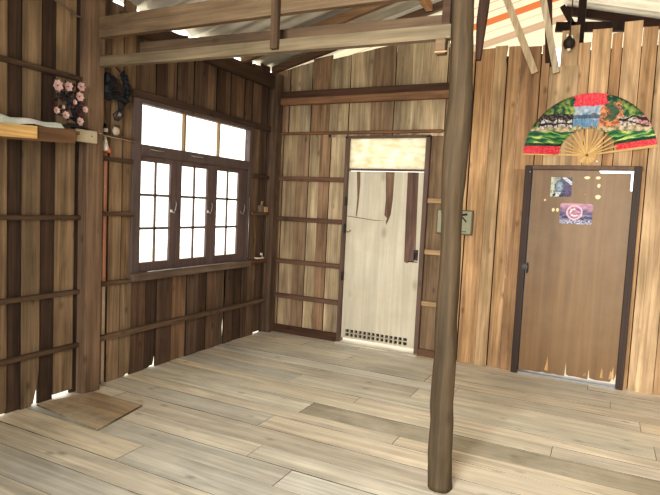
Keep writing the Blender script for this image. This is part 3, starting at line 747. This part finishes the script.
# electric box at the post
t = empty('junction_box', (.12,-2.65,1.86)); tag(t, 'cream plastic junction box on the wall post at shelf height', 'electric box')
m = MB(); m.box(.0995, .135, -2.775, -2.60, 1.872, 1.96, lin(196,184,160), bev=.004); obj('box_body', m, PAINT, t)
m = MB(); m.ball((.136,-2.65,1.92), .005, 8, tint=lin(90,80,70)); obj('screw', m, PAINT, t)
m = MB(); m.smooth = True; nu, nv = 40, 12
def sheetpt(i, j):
    u, v = i/nu, j/nv; yy = -4.2+1.29*u; xx = .18-.16*v
    h = (.012 + .11*(1-u*.85))*min(1, v*4) + .004 + .02*noise.noise(Vector((yy*6, xx*14, 2)))
    return (xx, yy, sz(yy)+max(.0, h))
vs = [sheetpt(i, j) for i in range(nu+1) for j in range(nv+1)]
for i in range(nu):
    for j in range(nv):
        q = [i*(nv+1)+j, (i+1)*(nv+1)+j, (i+1)*(nv+1)+j+1, i*(nv+1)+j+1]
        c = mixc(lin(255,255,255), lin(215,232,220), .4+1.5*noise.noise(Vector((i*.2, j*.5, 3))))
        m.add([vs[k] for k in q], [(0,1,2,3)], c)
thing('plastic_sheet', m, PAINT, (.12,-3.4,1.907), 'crumpled whitish plastic sheet lying on the wall shelf', 'plastic sheet')
m = MB(); m.smooth = True
for i in range(20):
    for j in range(6):
        def Q(a, b):
            u, v = a/20, b/6; yy = -2.90+.23*u; return (.17-.15*v, yy, sz(yy)+.004+.05*math.sin(math.pi*min(1, u*.8+.1))*math.sin(math.pi*(.12+.7*v))+.008*noise.noise(Vector((u*6, v*4, 9))))
        m.add([Q(i,j),Q(i+1,j),Q(i+1,j+1),Q(i,j+1)], [(0,1,2,3)], hue(lin(58,56,46), .1))
thing('folded_cloth', m, PAINT, (.1,-2.80,1.94), 'dark folded cloth on the shelf below the pink flowers', 'cloth')

# artificial flowers
fl = empty('artificial_flowers', (.12,-2.82,1.99)); tag(fl, 'spray of pale pink artificial blossoms on a dark stem, on the shelf', 'flowers')
def shiftm(m): m.v = [(a, b-.075, max(c+.012, 1.975)) for a, b, c in m.v]
m = MB()
stems = [[(.12,-2.70,1.995),(.12,-2.72,2.03),(.13,-2.76,2.10),(.13,-2.82,2.17),(.14,-2.86,2.2)], [(.12,-2.72,2.03),(.11,-2.68,2.1),(.12,-2.67,2.17)], [(.12,-2.71,2.01),(.13,-2.78,2.01),(.14,-2.86,2.02)], [(.12,-2.72,2.0),(.13,-2.67,2.03)], [(.13,-2.76,2.1),(.12,-2.76,2.2)]]
for s in stems: m.tube(s, [.010]+[.007]*(len(s)-1), 6, tint=lin(26,30,48))
shiftm(m); obj('stem', m, PAINT, fl)
m = MB()
for k in range(80):
    c = Vector((.12+random.uniform(-.03,.02), -2.76+random.uniform(-.10,.08), 2.09+random.uniform(-.08,.14))); dr = Vector((random.uniform(-.4,.4), random.uniform(-1,1), random.uniform(-.6,1))).normalized(); sd = dr.cross(Vector((1,0,.2))).normalized()*.012
    tip = c+dr*.05; mid = c+dr*.025+Vector((.006,0,0))
    m.add([c, mid+sd, tip, mid-sd], [(0,1,2,3)], hue(random.choice([lin(40,44,54), lin(70,34,40), lin(52,46,44)]), .2))
shiftm(m); obj('leaves', m, PAINT, fl)
for by, bz, br in ((-2.872,2.205,.042),(-2.79,2.215,.036),(-2.69,2.235,.036),(-2.70,2.165,.036),(-2.88,2.04,.026),(-2.81,2.02,.030),(-2.655,2.085,.026),(-2.695,1.995,.032),(-2.74,2.12,.02),(-2.83,2.07,.016)):
    m = MB(); c = Vector((.15, by, bz))
    for k in range(7):
        a = 2*math.pi*k/7+by*7+random.uniform(-.2,.2); dy, dz = math.cos(a), math.sin(a); n = (-dz, dy)
        tip = c+Vector((.012, dy*br, dz*br)); L1 = c+Vector((.008, dy*br*.6+n[0]*br*.42, dz*br*.6+n[1]*br*.42)); L2 = c+Vector((.008, dy*br*.6-n[0]*br*.42, dz*br*.6-n[1]*br*.42))
        m.add([c, L1, tip, L2], [(0,1,2,3)], hue(lin(206,172,170), .2))
    m.ball(tuple(c+Vector((.006,0,0))), br*.15, 6, tint=lin(120,50,60))
    shiftm(m); obj('blossom', m, PAINT, fl)

# black hanging ornament by the window
ODY, ODZ = -.045, .06
ob = empty('hanging_ornament', (.05,-2.3+ODY,2.1+ODZ)); tag(ob, 'black twisted ornament hanging between the post and the window', 'ornament')
m = MB(); m.tint = lin(22,26,34)
m.smooth = True
for k in range(26):
    a = k/25; m.ball((.06+.02*math.sin(k*2), -2.395+.028*math.sin(k*2.4), 2.18+.16*a), .022+.016*math.sin(math.pi*a), 8, rough=.8)
m.v = [(a, b+ODY, c+ODZ) for a, b, c in m.v]; obj('left_tuft', m, PAINT, ob)
m = MB(); m.tint = lin(24,28,38)
for k in range(22):
    a = k/21; m.ball((.05+.016*math.cos(k*2), -2.285+.085*math.sin(math.pi*(.15+a*.55))-.01+.010*math.sin(k*2.7), 2.40-.24*a), .012+.012*math.sin(math.pi*a), 8, rough=.8)
m.v = [(a, b+ODY, c+ODZ) for a, b, c in m.v]; obj('right_tuft', m, PAINT, ob)
m = MB(); m.tint = lin(26,32,44)
m.tube([(.05,-2.45,2.185),(.07,-2.38,2.205),(.07,-2.30,2.195),(.06,-2.22,2.185)], [.020,.026,.026,.018], 8)
m.v = [(a, b+ODY, c+ODZ) for a, b, c in m.v]; obj('cross_bar', m, PAINT, ob)
m = MB(); m.tint = lin(26,32,44); m.tube([(.04,-2.40,2.40),(.04,-2.33,2.44),(.04,-2.27,2.40)], .005, 6); m.v = [(a, b+ODY, c+ODZ) for a, b, c in m.v]; obj('hanging_cord', m, PAINT, ob)
m = MB(); m.tint = lin(34,36,44)
for q in range(4): m.tube([(.06,-2.30+q*.02,2.17),(.07,-2.31+q*.012,2.10),(.06,-2.35+q*.03,2.06),(.06,-2.33+q*.01,2.02)], .0055, 6)
m.ball((.06,-2.29,2.07), .02, 8, sc=(.6,1,1), rough=.5, tint=lin(150,140,140))
m.v = [(a, b+ODY, c+ODZ) for a, b, c in m.v]; obj('dangling_loops', m, PAINT, ob)
t = empty('small_bottle', (.03,-2.44,1.966)); tag(t, 'small dark bottle with pale label on the thin ledge beside the post', 'bottle')
m = MB(); m.lathe((.028,-2.44,1.966), [(.018,0),(.02,.004),(.02,.05),(.012,.062),(.009,.08)], 14, tint=lin(24,22,26)); obj('bottle_body', m, PAINT, t)
m = MB(); m.lathe((.028,-2.44,1.98), [(.0208,0),(.0208,.03)], 14, tint=lin(220,210,200)); obj('bottle_label', m, PAINT, t)
m = MB(); m.ball((.03,-2.335,2.004), .034, 12, sc=(.6,1,1.1), rough=.35, tint=lin(196,180,164)); m.box(.02,.045,-2.35,-2.31,2.032,2.052,lin(70,60,56), bev=.003)
thing('small_pouch', m, PAINT, (.03,-2.335,1.966), 'small pale pouch on the thin ledge left of the window', 'pouch')
t = empty('hanging_charm', (.045,-2.45,1.94)); tag(t, 'white drop shaped charm hanging under the thin ledge beside the post', 'charm')
m = MB(); m.lathe((.05,-2.455,1.835), [(.006,0),(.022,.008),(.026,.03),(.018,.055),(.010,.09),(.006,.115)], 14, tint=lin(226,216,204)); obj('drop', m, PAINT, t)
m = MB(); m.lathe((.062,-2.43,1.825), [(.012,0),(.014,.015),(.006,.04)], 10, tint=lin(214,110,78)); obj('bead', m, PAINT, t)
m = MB(); m.tube([(.11,-2.56,1.955),(.07,-2.48,1.948),(.06,-2.28,1.944),(.06,-2.17,1.94)], .003, 6, tint=lin(196,180,164)); thing('thin_cord', m, PAINT, (.06,-2.3,1.94), 'thin pale cord from the junction box to the window frame', 'cord')
m = MB(); m.tube([(.02,-3.9,3.0),(.03,-3.2,2.92),(.03,-2.85,2.80),(.03,-2.7,2.76),(.04,-2.60,2.77)], .006, 6, tint=lin(120,104,90)); thing('electric_cable', m, PAINT, (.03,-3.2,2.76), 'dark electric cable sagging along the upper left wall', 'cable')

# salmon pipe outside the gap beside the post
m = MB(); m.tube([(-.07,-2.395,-.7),(-.07,-2.395,.72)], .0, 6) if False else None
m = MB(); m.box(-.05, -.03, -2.45, -2.33, .80, 2.0, lin(255,190,165)); thing('outer_plank', m, PAINT, (-.04,-2.39,.8), 'salmon painted plank seen through the gap beside the post', 'plank')

m = MB(); m.box(-.05, -.03, -2.45, -2.33, -.1, .78, lin(255,236,214)); thing('outer_plank', m, PAINT, (-.04,-2.39,-.1), 'cream plank added low behind the gap beside the post to cut glare', 'plank')  # pale plank added outside to reduce the glare through the gap

# loose board on the floor
m = MB(); m.off = 8; m.poly([(.02,-2.985),(.095,-2.70),(.13,-2.60),(.628,-2.60),(.712,-3.06)], 'z', .003, .016, lin(186,164,134), .25)
thing('loose_board', m, WF, (.35,-2.85,.003), 'flat square plywood board lying on the floor by the post', 'board')

# ------------------------------------------------------------------ world, lights, camera
W = bpy.data.worlds.new('daylight'); S.world = W; W.use_nodes = True; nt = W.node_tree; nt.nodes.clear()
bg = nt.nodes.new('ShaderNodeBackground'); wo = nt.nodes.new('ShaderNodeOutputWorld'); bg.inputs[0].default_value = (1, .98, .93, 1); bg.inputs[1].default_value = 3.0; nt.links.new(bg.outputs[0], wo.inputs[0])
def light(name, kind, energy, loc, target, **k):
    l = bpy.data.lights.new(name, kind); l.energy = energy
    for a, b in k.items(): setattr(l, a, b)
    o = bpy.data.objects.new(name, l); COL.objects.link(o); o.location = loc
    o.rotation_euler = (Vector(target)-Vector(loc)).to_track_quat('-Z', 'Y').to_euler(); return o
light('sun', 'SUN', 3.0, (2, 3, 9), (1.7, 2.6, 0), angle=.02, color=(1,.95,.85))
light('open_front_daylight', 'AREA', 215, (3.0,-7.0,2.0), (4.9,0,.9), shape='RECTANGLE', size=1.8, size_y=1.8, spread=math.radians(118), color=(1,.96,.88))
cd = bpy.data.cameras.new('camera'); cam = bpy.data.objects.new('camera', cd); COL.objects.link(cam); S.camera = cam
cd.sensor_fit = 'HORIZONTAL'; cd.sensor_width = 36; cd.lens = 549.83/660*36; cd.clip_start = .05
from mathutils import Matrix
r = Vector((0.89373863,0.4460796,0.04737351)); u = Vector((-0.07587214,0.04623323,0.99604513)); f = Vector((-0.44212519,0.89379834,-0.07516544))
M = Matrix((( r.x,u.x,-f.x,3.49053),(r.y,u.y,-f.y,-5.47125),(r.z,u.z,-f.z,1.5),(0,0,0,1)))
cam.matrix_world = M
S.view_settings.view_transform = 'Standard'; S.view_settings.look = 'None'; S.view_settings.exposure = 0; S.view_settings.gamma = 1
S.view_settings.use_curve_mapping = True
cm = S.view_settings.curve_mapping; cv = cm.curves[3]
for x, y in ((.05,.042), (.3,.30), (.75,.76)): cv.points.new(x, y)
cm.update()
S.cycles.use_denoising = True
S.cycles.max_bounces = 8; S.cycles.diffuse_bounces = 5; S.cycles.transparent_max_bounces = 12; S.cycles.sample_clamp_indirect = 6
